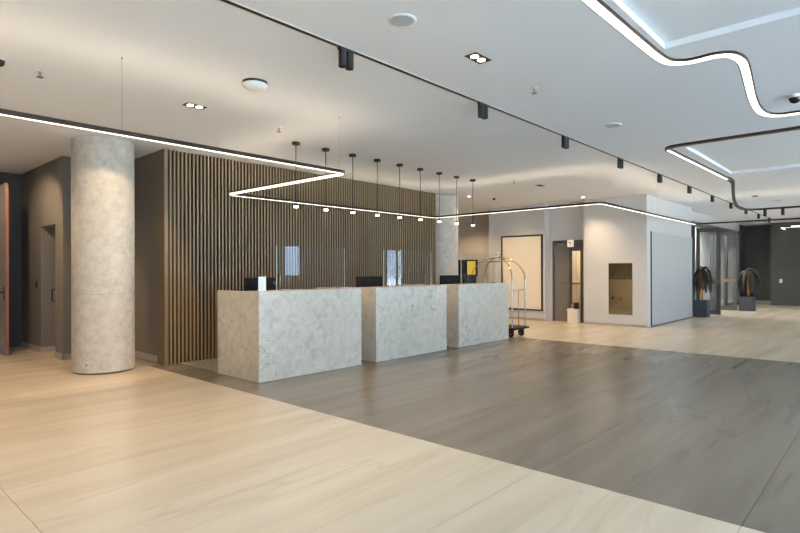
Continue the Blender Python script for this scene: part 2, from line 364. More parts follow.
MB().tube([(-0.045, -1.08, 1.03), (-0.10, -1.08, 1.03), (-0.10, -0.95, 1.03)], 0.012).box((-0.052, -1.11, 0.90), (-0.045, -1.05, 1.12)).build('handle', 'black', lf)
for z in (0.25, 1.4, 2.55): MB().lathe([(0.012, z-0.05), (0.012, z+0.05)], 8, (-0.02, 0.01, 0)).build('hinge', 'steel', lf)

# ---- front wall (behind the camera) and window wall
struct('wall_front', box((XN-0.3, YF-0.3, 0), (XN, 13.4, CEIL)), 'white')
WIN = [(-4.3,-1.95,0.12), (-1.75,0.6,0.12), (0.8,3.15,0.12), (3.35,5.7,0.12), (5.9,8.25,0.12), (8.45,10.9,0.12), (11.6,12.43,1.15), (14.5,16.3,0.12), (16.87,18.08,0.55), (20.0,21.9,0.12), (22.63,22.93,0.55)]
mb = MB(); px_ = XN
for a, b, s in WIN:
    mb.box((px_, YF-0.3, 0), (a, YF, CEIL)); mb.box((a, YF-0.3, 0), (b, YF, s)); mb.box((a, YF-0.3, 3.02), (b, YF, CEIL)); px_ = b
mb.box((px_, YF-0.3, 0), (27.0, YF, CEIL))
struct('wall_right', mb, 'white', label='street side wall of tall windows')
for i, (a, b, s) in enumerate(WIN):
    mb = MB().box((a, YF-0.2, s), (a+0.05, YF-0.12, 3.02)).box((b-0.05, YF-0.2, s), (b, YF-0.12, 3.02)).box((a+0.05, YF-0.2, s), (b-0.05, YF-0.12, s+0.05)).box((a+0.05, YF-0.2, 2.97), (b-0.05, YF-0.12, 3.02))
    if b-a > 1.0:
        c = (a+b)/2 if i != 8 else 17.66
        mb.box((c-0.03, YF-0.2, s+0.05), (c+0.03, YF-0.12, 2.97)); panes = [(a+0.05, c-0.03), (c+0.03, b-0.05)]
    else: panes = [(a+0.05, b-0.05)]
    w = struct('window_%d' % (i+1), mb, 'framegrey')
    for p, q in panes: MB().box((p, YF-0.165, s+0.05), (q, YF-0.157, 2.97)).build('pane', 'glass', w)
    al = bpy.data.lights.new('window_portal', 'AREA'); al.shape = 'RECTANGLE'; al.size = b-a; al.size_y = 3.02-s; al.cycles.is_portal = True
    ao = bpy.data.objects.new('window_portal', al); C.objects.link(ao); ao.location = ((a+b)/2, YF-0.32, (3.02+s)/2); ao.rotation_euler = (R(90), 0, 0)
g = struct('ground', box((-60, -80, -0.35), (90, YF-0.3, -0.15)), 'pave', label='outdoor pavement beyond the windows')

# ---- back walls
w1 = struct('wall_back', MB().box((14.3, 8.75, 0), (14.6, 12.0, CEIL)), 'backgrey', label='grey back wall beside the second column')
struct('wall_service', MB().box((9.86, 11.8, 0), (14.3, 12.0, CEIL)).box((9.7, 8.15, 0), (9.86, 12.0, CEIL)), 'backgrey')
w2 = struct('wall_picture', MB().box((13.40, 6.975, 0), (15.5, 8.75, CEIL)), 'white', label='pale wall carrying the framed panel')
box((13.388, 6.975, 0), (13.40, 8.75, 0.07)).build('baseboard', 'plaster', w2)
w3 = struct('wall_doorway', MB().box((13.65, 6.86, 0), (14.0, 6.975, CEIL)).box((13.65, 5.9, 0), (14.0, 6.02, CEIL)).box((13.65, 6.02, 2.15), (14.0, 6.86, CEIL)), 'white', label='set back wall around the grey door')
w4 = struct('wall_block', box((13.40, 4.36, 0), (17.15, 5.9, CEIL)), 'white', label='projecting white wall block with the steel hatch')
MB().box((13.388, 4.36, 0), (13.40, 5.9, 0.06)).build('baseboard', 'plaster', w4)
# pale panel slid over the side of the block
wp = thing('wall_panel', 'large pale grey sliding panel on the side of the white wall block', 'panel', (13.66, 4.36, 0))
MB().box((0.012, -0.022, 0.03), (3.49, -0.004, 2.28)).build('panel_face', 'palegrey', wp, 0.002)
MB().box((0.0, -0.024, 0.02), (0.012, 0.0, 2.29)).build('dark_edge', 'bronze', wp)
MB().box((0.012, -0.02, 0.0), (3.49, -0.004, 0.03)).build('floor_guide', 'framegrey', wp)

# ---- grey door in the set back wall, with a glazed strip
dr = struct('door_2', MB().box((13.60, 6.02, 0), (13.70, 6.07, 2.15)).box((13.60, 6.81, 0), (13.70, 6.86, 2.15)).box((13.60, 6.07, 2.09), (13.70, 6.81, 2.15)).box((13.60, 6.36, 0), (13.70, 6.39, 2.09)), 'doorframe', label='grey door with a glazed strip and closer')
MB().box((13.635, 6.39, 0.006), (13.685, 6.81, 2.09)).build('leaf', 'doorgrey', dr)
MB().box((13.64, 6.07, 0.46), (13.67, 6.10, 2.09)).box((13.64, 6.33, 0.46), (13.67, 6.36, 2.09)).box((13.64, 6.10, 1.87), (13.67, 6.33, 2.09)).box((13.64, 6.10, 1.0), (13.67, 6.33, 1.03)).build('glazing_frame', 'doorframe', dr)
MB().box((13.65, 6.10, 0.46), (13.66, 6.33, 1.0)).build('pane', 'glassdoor', dr); MB().box((13.65, 6.10, 1.03), (13.66, 6.33, 1.87)).build('pane', 'glassdoor', dr)
MB().box((13.64, 6.07, 0.006), (13.67, 6.36, 0.46)).build('lower_panel', 'plaster', dr)
MB().box((13.585, 6.53, 2.0), (13.635, 6.78, 2.06)).build('door_closer', 'steel', dr, 0.006)
MB().tube([(13.635, 6.47, 1.03), (13.58, 6.47, 1.03), (13.58, 6.58, 1.03)], 0.01).build('handle', 'steel', dr)
for z in (0.3, 1.1, 1.9): MB().lathe([(0.012, z-0.05), (0.012, z+0.05)], 8, (13.625, 6.812, 0)).build('hinge', 'steel', dr)
struct('wall_storeroom', box((15.4, 5.9, 0), (15.5, 6.975, CEIL)), 'cream')
sg = thing('exit_sign', 'small cream lit sign plate above the grey door', 'sign', (13.60, 6.34, 2.06))
MB().box((-0.03, -0.085, -0.09), (0, 0.085, 0.10)).build('housing', 'whiteplastic', sg); MB().box((-0.034, -0.075, -0.08), (-0.03, 0.075, 0.09)).build('face', 'signcream', sg)
MB().box((-0.036, -0.008, -0.05), (-0.034, 0.008, 0.055)).box((-0.036, 0.012, 0.02), (-0.034, 0.05, 0.035)).build('pictogram', 'bronze', sg)
bx = thing('carton', 'cream box standing before the glazed strip of the grey door', 'box', (13.44, 6.19, 0))
MB().box((-0.10, -0.13, 0), (0.10, 0.13, 0.36)).build('body', 'cream', bx, 0.004); MB().box((-0.104, -0.135, 0.30), (0.104, 0.135, 0.365)).build('lid', 'cream', bx, 0.004)
vsz = thing('small_bin', 'dark round bin on the cream box by the grey door', 'bin', (13.44, 6.12, 0.366))
MB().lathe([(0.05, 0), (0.065, 0.15), (0.06, 0.15), (0.046, 0.01)], 16).build('body', 'plastic', vsz); MB().lathe([(0.068, 0.145), (0.068, 0.16), (0.058, 0.16)], 16).build('rim', 'black', vsz)

# ---- dark far wall and entrance vestibule
wd = struct('wall_far', MB().box((XB, YF, 0), (27.0, 3.59, CEIL)).box((26.0, 3.59, 0), (27.0, 5.0, CEIL)), 'darkwall', label='dark grey panelled far wall')
MB().box((25.96, 3.59, 0), (26.0, 4.62, 0.12)).build('plinth', 'plaster', wd)
for yy in (2.2, 0.8, -0.6, -2.0): MB().box((XB-0.006, yy-0.006, 0.0), (XB, yy+0.006, CEIL)).build('panel_joint', 'black', wd)
sw = thing('wall_switch', 'small white switch on the dark far wall', 'switch', (XB, 3.27, 0.93))
MB().box((-0.014, -0.045, -0.075), (0, 0.045, 0.075)).build('plate', 'whiteplastic', sw, 0.003); MB().box((-0.02, -0.025, -0.04), (-0.014, 0.025, 0.04)).build('rocker', 'whiteplastic', sw)
struct('wall_vestibule', MB().box((17.15, 5.75, 0), (25.1, 5.9, CEIL)).box((24.95, 4.62, 0), (26.0, 4.75, CEIL)), 'darkwall')
struct('wall_lobby', MB().box((17.15, 4.8, 0), (17.25, 5.75, CEIL)).box((17.25, 5.65, 0), (24.95, 5.75, CEIL)).box((24.95, 4.75, 0), (25.1, 5.75, CEIL)), 'white', label='white lobby behind the glass doors')

# ---- columns
def column(cx, cy, r, label):
    t = thing('concrete_column', label, 'column', (cx, cy, 0))
    n = 64
    sh = MB().lathe([(r, 0.02), (r, CEIL)], n).build('shaft', 'concrete', t)
    MB().lathe([(r-0.012, 0.0), (r-0.012, 0.02)], n).build('base_joint', 'bronze', t)
    MB().lathe([(r+0.0006, 1.058), (r+0.0006, 1.062)], n).build('formwork_seam', 'concreteseam', t)
    return t
c1 = column(2.81, 8.13, 0.388, 'thick round raw concrete column left of the slatted wall')
column(10.41, 8.18, 0.43, 'round concrete column at the far end of the slatted wall')
for a in (-2.45,):
    q = (0.39*math.cos(a), 0.39*math.sin(a))
    MB().lathe([(0.012, -0.004), (0.012, 0.004)], 10, (q[0]*0.995, q[1]*0.995, 0.13), 'y').build('tie_hole', 'bronze', c1)

# ================================================================== RECEPTION DESKS
def desk(x0, x1, label):
    w = x1-x0; t = thing('reception_desk', label, 'desk', (x0, 5.715, 0)); D = 0.975; H = 1.11
    MB().box((0, 0, 0.004), (w, 0.03, H)).build('front_panel', 'marble', t, 0.0015)
    MB().box((0, 0.0305, 0.004), (0.03, D, H)).build('side_panel', 'marble', t, 0.0015)
    MB().box((w-0.03, 0.0305, 0.004), (w, D, H)).build('side_panel', 'marble', t, 0.0015)
    MB().box((0.0305, 0.0305, H-0.03), (w-0.0305, 0.42, H)).build('counter_top', 'marble', t, 0.0015)
    MB().box((0.0305, 0.42, 0.72), (w-0.0305, D-0.02, 0.75)).build('worktop', 'endboard', t, 0.002)
    MB().box((0.0305, 0.40, 0.75), (w-0.0305, 0.42, H-0.03)).build('back_board', 'endboard', t)
    dm = MB().box((w-0.48, 0.45, 0.06), (w-0.04, D-0.04, 0.72)).build('drawer_unit', 'endboard', t)
    for k in range(3):
        dd = MB().box((w-0.475, D-0.04, 0.07+0.215*k), (w-0.045, D-0.022, 0.275+0.215*k)).build('drawer', 'endboard', dm, 0.002)
        MB().tube([(w-0.32, D-0.02, 0.24+0.215*k), (w-0.32, D-0.005, 0.24+0.215*k), (w-0.2, D-0.005, 0.24+0.215*k), (w-0.2, D-0.02, 0.24+0.215*k)], 0.005, 6).build('handle', 'black', dd)
    return t
DESKS = [(3.72, 5.43), (5.73, 7.44), (7.79, 9.46)]
desk(*DESKS[0], 'cream marble reception desk block nearest the slatted wall\'s open end')
desk(*DESKS[1], 'cream marble reception desk block standing between two others')
desk(*DESKS[2], 'cream marble reception desk block beside the luggage cart')

def screen(x0, x1, label):
    t = thing('glass_screen', label, 'screen', ((x0+x1)/2, 5.98, 1.112), group='protective screens on the desks'); w = x1-x0
    MB().box((-w/2, -0.004, 0.0), (w/2, 0.004, 0.58)).build('pane', 'glass', t)
    for s in (-1, 1): MB().box((s*w/2-0.003, -0.0045, 0.0), (s*w/2+0.003, 0.0045, 0.58)).build('polished_edge', 'glassedge', t)
    for s in (-0.42, 0.42): MB().box((s*w-0.03, -0.05, -0.0005), (s*w+0.03, -0.005, 0.012)).box((s*w-0.03, 0.005, -0.0005), (s*w+0.03, 0.05, 0.012)).build('foot', 'steel', t)
for (x0, x1), n in zip(DESKS, ('clear upright glass screen on the desk nearest the concrete column', 'clear upright glass screen on the middle desk', 'clear upright glass screen on the desk beside the luggage cart')):
    screen(x0+0.44, x0+1.62, n)

def monitor(x0, x1, y, label, rz=0.0):
    w = x1-x0; t = thing('computer_monitor', label, 'monitor', ((x0+x1)/2, y, 0.752), rz, 'monitors behind the counters')
    MB().lathe([(0.11, 0), (0.11, 0.012)], 20).build('base', 'plastic', t)
    MB().box((-0.025, -0.03, 0.012), (0.025, -0.012, 0.34)).build('stand', 'plastic', t)
    MB().box((-w/2, -0.012, 0.17), (w/2, 0.02, 0.52)).build('body', 'plastic', t, 0.004)
    MB().box((-w/2+0.012, 0.02, 0.185), (w/2-0.012, 0.022, 0.508)).build('screen', 'screenblack', t)
    MB().box((-w*0.28, -0.028, 0.24), (w*0.28, -0.012, 0.44)).build('rear_housing', 'plastic', t, 0.004)
monitor(3.96, 4.47, 6.42, 'black monitor seen from behind over the desk nearest the concrete column')
monitor(6.00, 6.58, 6.42, 'black monitor seen from behind over the middle desk')
monitor(8.17, 8.80, 6.42, 'black monitor over the last desk, on the middle desk\'s side')
monitor(8.82, 9.40, 6.45, 'black monitor over the last desk, on the luggage cart\'s side')

# small items on the first counter
k = thing('card_stand', 'small upright white card stand on the corner of the marble counter', 'sign', (3.82, 5.80, 1.112), R(0))
MB().box((-0.05, -0.012, 0.0), (0.05, 0.03, 0.012)).build('base', 'whiteplastic', k); MB().box((-0.05, -0.003, 0.012), (0.05, 0.003, 0.18)).build('card', 'whiteplastic', k); MB().box((0.05, -0.006, 0.012), (0.056, 0.012, 0.18)).build('edge_strip', 'brass', k)
k = thing('leaflet_holder', 'clear leaflet holder with brass frame on the first counter', 'holder', (4.235, 5.90, 1.112))
MB().box((-0.07, -0.02, 0.0), (0.07, 0.02, 0.01)).build('base', 'brass', k); MB().box((-0.065, -0.003, 0.01), (0.065, 0.003, 0.19)).build('sheet', 'glass', k)
MB().tube([(-0.07, 0, 0.01), (-0.07, 0, 0.195), (0.07, 0, 0.195), (0.07, 0, 0.01)], 0.005, 6).build('frame', 'brass', k)

# ================================================================== LUGGAGE CART
ct = thing('luggage_cart', 'birdcage luggage cart with arched metal rails behind the last desk', 'luggage cart', (9.91, 6.25, 0))
hx, hy, r0 = 0.255, 0.50, 0.0125
MB().box((-0.30, -0.55, 0.15), (0.30, 0.55, 0.195)).build('deck', 'black', ct, 0.012)
MB().box((-0.28, -0.53, 0.195), (0.28, 0.53, 0.205)).build('deck_carpet', 'deckfabric', ct)
MB().tube([(-0.31,-0.56,0.175),(0.31,-0.56,0.175),(0.31,0.56,0.175),(-0.31,0.56,0.175)], 0.016, 8, True).build('bumper', 'rubber', ct)
for sx in (-1, 1):
    for sy in (-1, 1):
        MB().lathe([(0.02, 0.195), (0.02, 0.22), (r0, 0.23), (r0, 1.18)], 10, (sx*hx, sy*hy, 0)).build('post', 'steel', ct)
for s in (-1, 1):
    pts = []
    for i in range(25):
        a = PI*i/24; pts.append((-s*hx*math.cos(a)*1.0, -hy*math.cos(a), 1.18+0.46*math.sin(a)))
    MB().tube(pts, r0, 8).build('arch', 'brass', ct)
for sy in (-1, 1):
    MB().tube([(-hx, sy*hy, 0.96), (hx, sy*hy, 0.96)], 0.010, 8).build('end_rail', 'steel', ct)
    MB().tube([(0.0, sy*hy, 0.205), (0.0, sy*hy, 0.96)], 0.009, 8).build('rail_bar', 'steel', ct)
MB().lathe([(0.012, 1.63), (0.03, 1.645), (0.018, 1.665), (0.034, 1.69), (0.04, 1.715), (0.03, 1.74), (0.008, 1.755)], 14).build('finial', 'steel', ct)
MB().tube([(0,-hy*0.60,1.545),(0,hy*0.60,1.545)], 0.009, 8).build('hanging_rail', 'brass', ct)
for sx in (-1, 1):
    for sy in (-1, 1):
        cs = MB().box((sx*0.20-0.035, sy*0.44-0.05, 0.075), (sx*0.20-0.029, sy*0.44+0.05, 0.15)).box((sx*0.20+0.029, sy*0.44-0.05, 0.075), (sx*0.20+0.035, sy*0.44+0.05, 0.15)).box((sx*0.20-0.035, sy*0.44-0.05, 0.14), (sx*0.20+0.035, sy*0.44+0.05, 0.15)).build('caster', 'black', ct)
        MB().lathe([(0.035, -0.024), (0.062, -0.022), (0.066, 0.0), (0.062, 0.022), (0.035, 0.024)], 20, (sx*0.20, sy*0.44, 0.0665), 'x').build('wheel', 'rubber', cs)
        MB().lathe([(0.026, -0.028), (0.026, 0.028)], 12, (sx*0.20, sy*0.44, 0.0665), 'x').build('hub', 'brass', cs)

# ================================================================== WALL FURNISHINGS AT THE BACK
pf = thing('framed_panel', 'large blank cream panel in a thin black frame on the pale wall', 'picture', (13.40, 7.67, 1.30))
MB().box((-0.03, -0.60, -0.99), (-0.002, 0.60, 0.99)).build('canvas', 'cream', pf)
MB().box((-0.045, -0.635, -1.03), (0, -0.60, 1.03)).box((-0.045, 0.60, -1.03), (0, 0.635, 1.03)).box((-0.045, -0.60, 0.99), (0, 0.60, 1.03)).box((-0.045, -0.60, -1.03), (0, 0.60, -0.99)).build('frame', 'black', pf)

ht = thing('steel_hatch', 'polished steel service hatch with two locks in the white wall block', 'hatch', (13.40, 4.98, 0.28))
MB().box((-0.006, -0.285, 0), (0.0, 0.285, 1.25)).build('frame', 'bronze', ht)
MB().box((-0.014, -0.275, 0.875), (-0.006, 0.275, 1.245)).build('upper_door', 'smokedsteel', ht, 0.002)
MB().box((-0.014, -0.275, 0.006), (-0.006, 0.275, 0.855)).build('lower_door', 'mirrorsteel', ht, 0.002)
for z in (0.98, 0.40): MB().lathe([(0.03, -0.022), (0.03, -0.013)], 16, (0, 0.18, z), 'x').build('lock', 'black', ht)
MB().box((-0.0155, -0.035, 0.34), (-0.014, 0.005, 0.44)).build('mark', 'red', ht)

tv = thing('wall_display', 'small black framed display showing a yellow area on the back wall', 'display', (14.3, 10.12, 1.445))
MB().box((-0.06, -0.37, -0.26), (0, 0.37, 0.26)).build('body', 'plastic', tv, 0.006)
MB().box((-0.064, -0.34, -0.235), (-0.06, 0.345, 0.235)).build('screen', 'screenblack', tv)
MB().box((-0.066, -0.33, -0.21), (-0.064, -0.02, 0.21)).build('yellow_picture', 'yellow', tv)

# ================================================================== ENTRANCE: frame, open leaves, planters
en = thing('entrance_frame', 'grey metal entrance frame in front of the white lobby', 'door frame', (17.2, 4.66, 0))
for px in (0.05, 7.6): MB().box((px, -0.06, 0), (px+0.12, 0.06, 2.72)).build('post', 'framegrey', en)
for px in (1.27, 3.62, 5.6): MB().box((px, -0.06, 0), (px+0.09, 0.06, 2.72)).build('mullion', 'framegrey', en)
MB().box((0.05, -0.06, 2.72), (7.72, 0.06, 2.86)).build('header', 'framegrey', en)
MB().box((0.05, -0.05, 2.861), (7.72, 0.05, CEIL-0.002)).build('upper_panel', 'white', en)
for a, b in ((0.17, 1.27), (3.71, 5.6), (5.69, 7.6)):
    MB().box((a, -0.006, 0.1), (b, 0.006, 2.72)).build('side_light', 'glassdoor', en); MB().box((a, -0.05, 0), (b, 0.05, 0.1)).build('bottom_rail', 'framegrey', en)
def leaf(x, label, s):
    t = thing('glass_door', label, 'door', (x, 4.59, 0)); Lw = 0.66
    MB().box((-0.03, -Lw, 0.012), (0.03, -Lw+0.11, 2.64)).box((-0.03, -0.10, 0.012), (0.03, 0, 2.64)).box((-0.03, -Lw+0.11, 0.012), (0.03, -0.10, 0.16)).box((-0.03, -Lw+0.11, 2.52), (0.03, -0.10, 2.64)).build('frame', 'framegrey', t)
    MB().box((-0.006, -Lw+0.11, 0.16), (0.006, -0.10, 2.52)).build('pane', 'glassdoor', t)
    MB().box((-0.06, -Lw+0.02, 0.94), (-0.035, -0.02, 1.06)).build('push_bar', 'endboard', t)
leaf(18.60, 'open glass door leaf beside the shorter planter by the pale wall panel', 1)
leaf(20.85, 'open glass door leaf beside the planter in front of the dark wall', 1)

def plant(t, z, n, R0, H0, seed, lean=(0, 0)):
    r = random.Random(seed)
    st = MB()
    for i in range(5):
        a = r.uniform(0, 2*PI); st.tube([(0.05*math.cos(a), 0.05*math.sin(a), z), (0.04*math.cos(a)+lean[0]*0.3, 0.04*math.sin(a)+lean[1]*0.3, z+H0*0.45), (lean[0]*0.6+0.05*math.cos(a), lean[1]*0.6+0.05*math.sin(a), z+H0*0.85)], [0.016, 0.012, 0.008], 6)
    st.build('stem', 'stem', t)
    for i in range(n):
        a = r.uniform(0, 2*PI); ln = r.uniform(0.7, 1.1)*R0; h0 = z+H0*r.uniform(0.72, 0.95); w = r.uniform(0.035, 0.055)
        d = Vector((math.cos(a), math.sin(a), 0)); sd = Vector((-d.y, d.x, 0)); vs = []; fs = []
        o0 = Vector((lean[0]*0.6, lean[1]*0.6, 0))
        for j in range(7):
            u = j/6; p = o0 + d*ln*(1-(1-u)**1.6) + Vector((0,0, h0 + 0.22*math.sin(u*1.6)*(1-u) - H0*0.62*u**2*r.uniform(0.85, 1.1)))
            ww = w*math.sin(PI*min(1, 0.12+u*0.88))**0.7 + 0.004
            vs += [p-sd*ww+Vector((0,0,-0.012)), p+Vector((0,0,0.010)), p+sd*ww+Vector((0,0,-0.012))]
        for j in range(6): fs += [(3*j, 3*j+1, 3*j+4, 3*j+3), (3*j+1, 3*j+2, 3*j+5, 3*j+4)]
        MB().add(vs, fs, True).build('frond', 'leaf', t)
def planter(x, y, s, h, label, seed, plabel, n, R0, H0, lean):
    t = thing('planter', label, 'planter', (x, y, 0))
    MB().box((-s/2, -s/2, 0), (s/2, -s/2+0.03, h)).box((-s/2, s/2-0.03, 0), (s/2, s/2, h)).box((-s/2, -s/2+0.03, 0), (-s/2+0.03, s/2-0.03, h)).box((s/2-0.03, -s/2+0.03, 0), (s/2, s/2-0.03, h)).box((-s/2+0.03, -s/2+0.03, 0), (s/2-0.03, s/2-0.03, 0.05)).build('box', 'pot', t)
    MB().box((-s/2+0.03, -s/2+0.03, 0.05), (s/2-0.03, s/2-0.03, h-0.05)).build('soil', 'soil', t)
    p = thing('drooping_plant', plabel, 'plant', (x, y, h-0.05))
    plant(p, 0.0, n, R0, H0, seed, lean)
planter(17.56, 4.20, 0.36, 0.49, 'square slate planter at the end of the pale wall panel', 3, 'dark drooping plant beside the pale wall panel', 22, 0.32, 1.05, (0.02, -0.05))
planter(21.1, 3.68, 0.40, 0.46, 'square slate planter in front of the dark wall', 5, 'brown drooping plant with ochre stem in front of the dark wall', 26, 0.40, 1.05, (0.06, 0.04))

# ================================================================== CEILING LIGHTS
def fillet(pts, r=0.12, n=6):
    P = [Vector(p) for p in pts]; out = [P[0]]
    for i in range(1, len(P)-1):
        a, b, c = P[i-1], P[i], P[i+1]; u = (a-b); v = (c-b); k = min(r, u.length*0.45, v.length*0.45); s = b+u.normalized()*k; e = b+v.normalized()*k
        for j in range(n+1):
            t = j/n; out.append(s*(1-t)**2 + b*2*t*(1-t) + e*t*t)
    return out + [P[-1]]
def catmull(pts, n=6):
    P = [Vector(p) for p in pts]; P = [P[0]*2-P[1]] + P + [P[-1]*2-P[-2]]; out = []
    for i in range(1, len(P)-2):
        for j in range(n):
            t = j/n; a, b, c, d = P[i-1], P[i], P[i+1], P[i+2]
            out.append(0.5*((2*b)+(c-a)*t+(2*a-5*b+4*c-d)*t*t+(3*b-a-3*c+d)*t**3))
    return out + [P[-2]]
ZT = 2.50; PW, PH = 0.056, 0.036
def prof_housing(t, path, name='housing', h=PH): return MB().sweep(path, [(-PW/2, 0), (PW/2, 0), (PW/2, h), (PW/2-0.004, h), (PW/2-0.004, h-0.01), (-PW/2+0.004, h-0.01), (-PW/2+0.004, h), (-PW/2, h)]).build(name, 'bronze', t)
def prof_diff(t, path, name='diffuser', w=0.03, off=0.0): return MB().sweep(path, [(off-w/2, -0.004), (off+w/2, -0.004), (off+w/2, -0.0005), (off-w/2, -0.0005)]).build(name, 'led', t)
def prof_up(t, path, h=PH, w=0.04): return MB().sweep(path, [(-w/2, h-0.0097), (w/2, h-0.0097), (w/2, h-0.0085), (-w/2, h-0.0085)]).build('uplight', 'ledup', t)
def wires(t, pts, r=0.0007):
    for x, y in pts: MB().tube([(x, y, ZT+0.01), (x, y, CEIL-0.012)], r, 5).lathe([(0.004, CEIL-0.012), (0.006, CEIL-0.001)], 10, (x, y, 0)).build('suspension_wire', 'bronze', t)
Z = lambda *p: [(x, y, ZT) for x, y in p]
l1 = thing('linear_lamp', 'long suspended linear lamp bending past the column, slatted wall and white block', 'linear lamp', (0, 0, 0))
pA = fillet(Z((-4.2, 4.785), (4.31, 4.785), (4.29, 7.39), (9.21, 7.39), (9.21, 3.75), (15.2, 3.75), (15.2, -3.6)), 0.12)
prof_housing(l1, pA)
pA2 = fillet(Z((-4.2, 4.785), (4.31, 4.785), (4.29, 7.39), (9.21, 7.39), (9.21, 3.75), (15.1, 3.75)), 0.12)
prof_diff(l1, pA2, w=0.022); prof_up(l1, pA)
MB().sweep(Z((4.31, 4.86), (4.29, 7.31)), [(PW/2+0.0005, 0.0), (PW/2+0.004, 0.0), (PW/2+0.004, 0.02), (PW/2+0.0005, 0.02)]).build('side_diffuser', 'ledside', l1)
wires(l1, [(1.80, 4.785)], 0.0014)
wires(l1, [(-1.5, 4.785), (4.2, 4.785), (6.75, 7.39), (9.0, 7.39), (12.2, 3.75), (15.0, 3.75)])
l2 = thing('linear_lamp', 'glowing linear lamp snaking in an S curve under the ceiling', 'linear lamp', (0, 0, 0))
pB = [Vector(p) for p in Z((-1.5, 0.97), (1.0, 0.965))] + catmull(Z((2.0, 0.962), (2.8, 0.952), (3.08, 0.945), (3.21, 0.925), (3.275, 0.86), (3.285, 0.79), (3.283, 0.72), (3.325, 0.655), (3.45, 0.628), (3.62, 0.638), (3.94, 0.675), (4.30, 0.715), (4.60, 0.732), (4.78, 0.71), (4.87, 0.65), (4.89, 0.56), (4.89, 0.40)), 5) + [Vector(p) for p in Z((4.89, -3.4))]
prof_housing(l2, pB, h=0.014); prof_diff(l2, pB, w=0.040)
wires(l2, [(-0.6, 0.966), (0.7, 0.965), (4.89, -0.6), (4.89, -2.6)])
l3 = thing('linear_lamp', 'linear lamp turning a corner into a black swan neck track', 'linear lamp', (0, 0, 0))
pC = fillet(Z((5.43, -3.4), (5.45, 1.62), (7.85, 1.585)), 0.16)
prof_housing(l3, pC, h=0.02)
prof_diff(l3, Z((5.56, 1.612), (7.85, 1.585)), w=0.024)
pD = catmull(Z((7.85, 1.585), (8.15, 1.59), (8.43, 1.632), (9.2, 1.78), (10.25, 1.97), (11.2, 2.12), (11.8, 2.175), (12.15, 2.16), (12.30, 2.06), (12.34, 1.90), (12.34, 1.6)), 5) + [Vector(p) for p in Z((12.34, -3.4))]
MB().sweep(pD, [(-0.022, 0.0), (0.022, 0.0), (0.022, 0.034), (-0.022, 0.034)]).build('dark_track', 'black', l3)
for y in (1.86, 1.58): MB().lathe([(0.028, ZT-0.12), (0.028, ZT)], 14, (12.34, y, 0)).build('track_spot', 'black', l3)
wires(l3, [(5.45, 0.3), (5.45, -2.0), (12.34, 0.6), (12.34, -2.0)])
l4 = thing('linear_lamp', 'far glowing linear lamp in front of the dark wall', 'linear lamp', (0, 0, 0))
pE = fillet(Z((18.8, 2.36), (17.9, 2.34), (17.85, -3.2)), 0.2)
prof_housing(l4, pE); prof_diff(l4, pE)
MB().sweep(Z((17.85, 2.1), (17.85, -3.2)), [(-PW/2-0.004, 0.0), (-PW/2-0.0005, 0.0), (-PW/2-0.0005, PH), (-PW/2-0.004, PH)]).build('side_diffuser', 'ledside', l4)
wires(l4, [(18.5, 2.35), (17.85, 1.2), (17.85, -1.5)])

# ---- recessed magnetic track with twin spots
tr = thing('ceiling_track', 'long thin black lighting track let into the white ceiling', 'track', (0, 3.275, CEIL))
MB().box((-4.0, -0.016, -0.006), (23.2, 0.016, 0.0)).build('rail', 'black', tr)
MB().box((-4.0, -0.024, -0.003), (23.2, -0.017, 0.0)).build('trim', 'whiteplastic', tr); MB().box((-4.0, 0.017, -0.003), (23.2, 0.024, 0.0)).build('trim', 'whiteplastic', tr)
ts = thing('track_spotlight', 'black twin spotlight hanging from the ceiling track', 'spotlight', (2.95, 3.275, CEIL-0.006), 0, 'spotlights on the ceiling track')
MB().box((-0.075, -0.02, -0.018), (0.075, 0.02, 0.0)).build('adapter', 'black', ts, 0.002)
for s in (-1, 1):
    hd = MB().lathe([(0.034, -0.15), (0.034, -0.018)], 18, (s*0.037, 0, 0)).build('lamp_head', 'black', ts)
    MB().lathe([(0.024, -0.152), (0.024, -0.1495)], 14, (s*0.037, 0, 0)).build('lens', 'plastic', hd)
ORD = 'first second third fourth fifth sixth seventh eighth ninth tenth eleventh'.split()
ts['label'] = 'black twin spotlight, first on the ceiling track past the smoke detector'
for kx in range(1, 11): dup(ts, (2.95+1.96*kx, 3.275, CEIL-0.006), label='black twin spotlight, %s on the ceiling track counted from the smoke detector' % ORD[kx])
TS = [2.95+1.96*k for k in range(-2, 11)]
for i, x in enumerate(TS): spot('track_beam', None, (x, 3.275, CEIL-0.165), (x-0.2, 3.6, 0), 14, 110, 0.8, NEUT)

# ---- pendants over the desks
pn = thing('pendant_lamp', 'slim black rod pendant over the reception desks', 'pendant lamp', (4.62, 6.17, CEIL), 0, 'row of pendants over the reception desks')
MB().lathe([(0.055, -0.035), (0.055, 0.0)], 20).build('canopy', 'black', pn)
MB().tube([(0, 0, -0.035), (0, 0, -0.86)], 0.006, 6).build('rod', 'black', pn)
hd = MB().lathe([(0.012, -0.85), (0.03, -0.865), (0.03, -0.885)], 16).build('lamp_head', 'black', pn)
MB().lathe([(0.031, -0.908), (0.031, -0.885)], 16).build('glowing_shade', 'lamp', pn)
PX = [4.62+0.534*k for k in range(9)]
pn['label'] = 'slim black rod pendant, first of the row from the concrete column\'s side'
for kx in range(1, 9): dup(pn, (PX[kx], 6.17, CEIL), label='slim black rod pendant, %s of the row from the concrete column\'s side' % ORD[kx])
for x in PX: spot('pendant_beam', None, (x, 6.17, 2.19), (x, 6.17, 0), 14, 150, 0.7, WARM, 0.03)

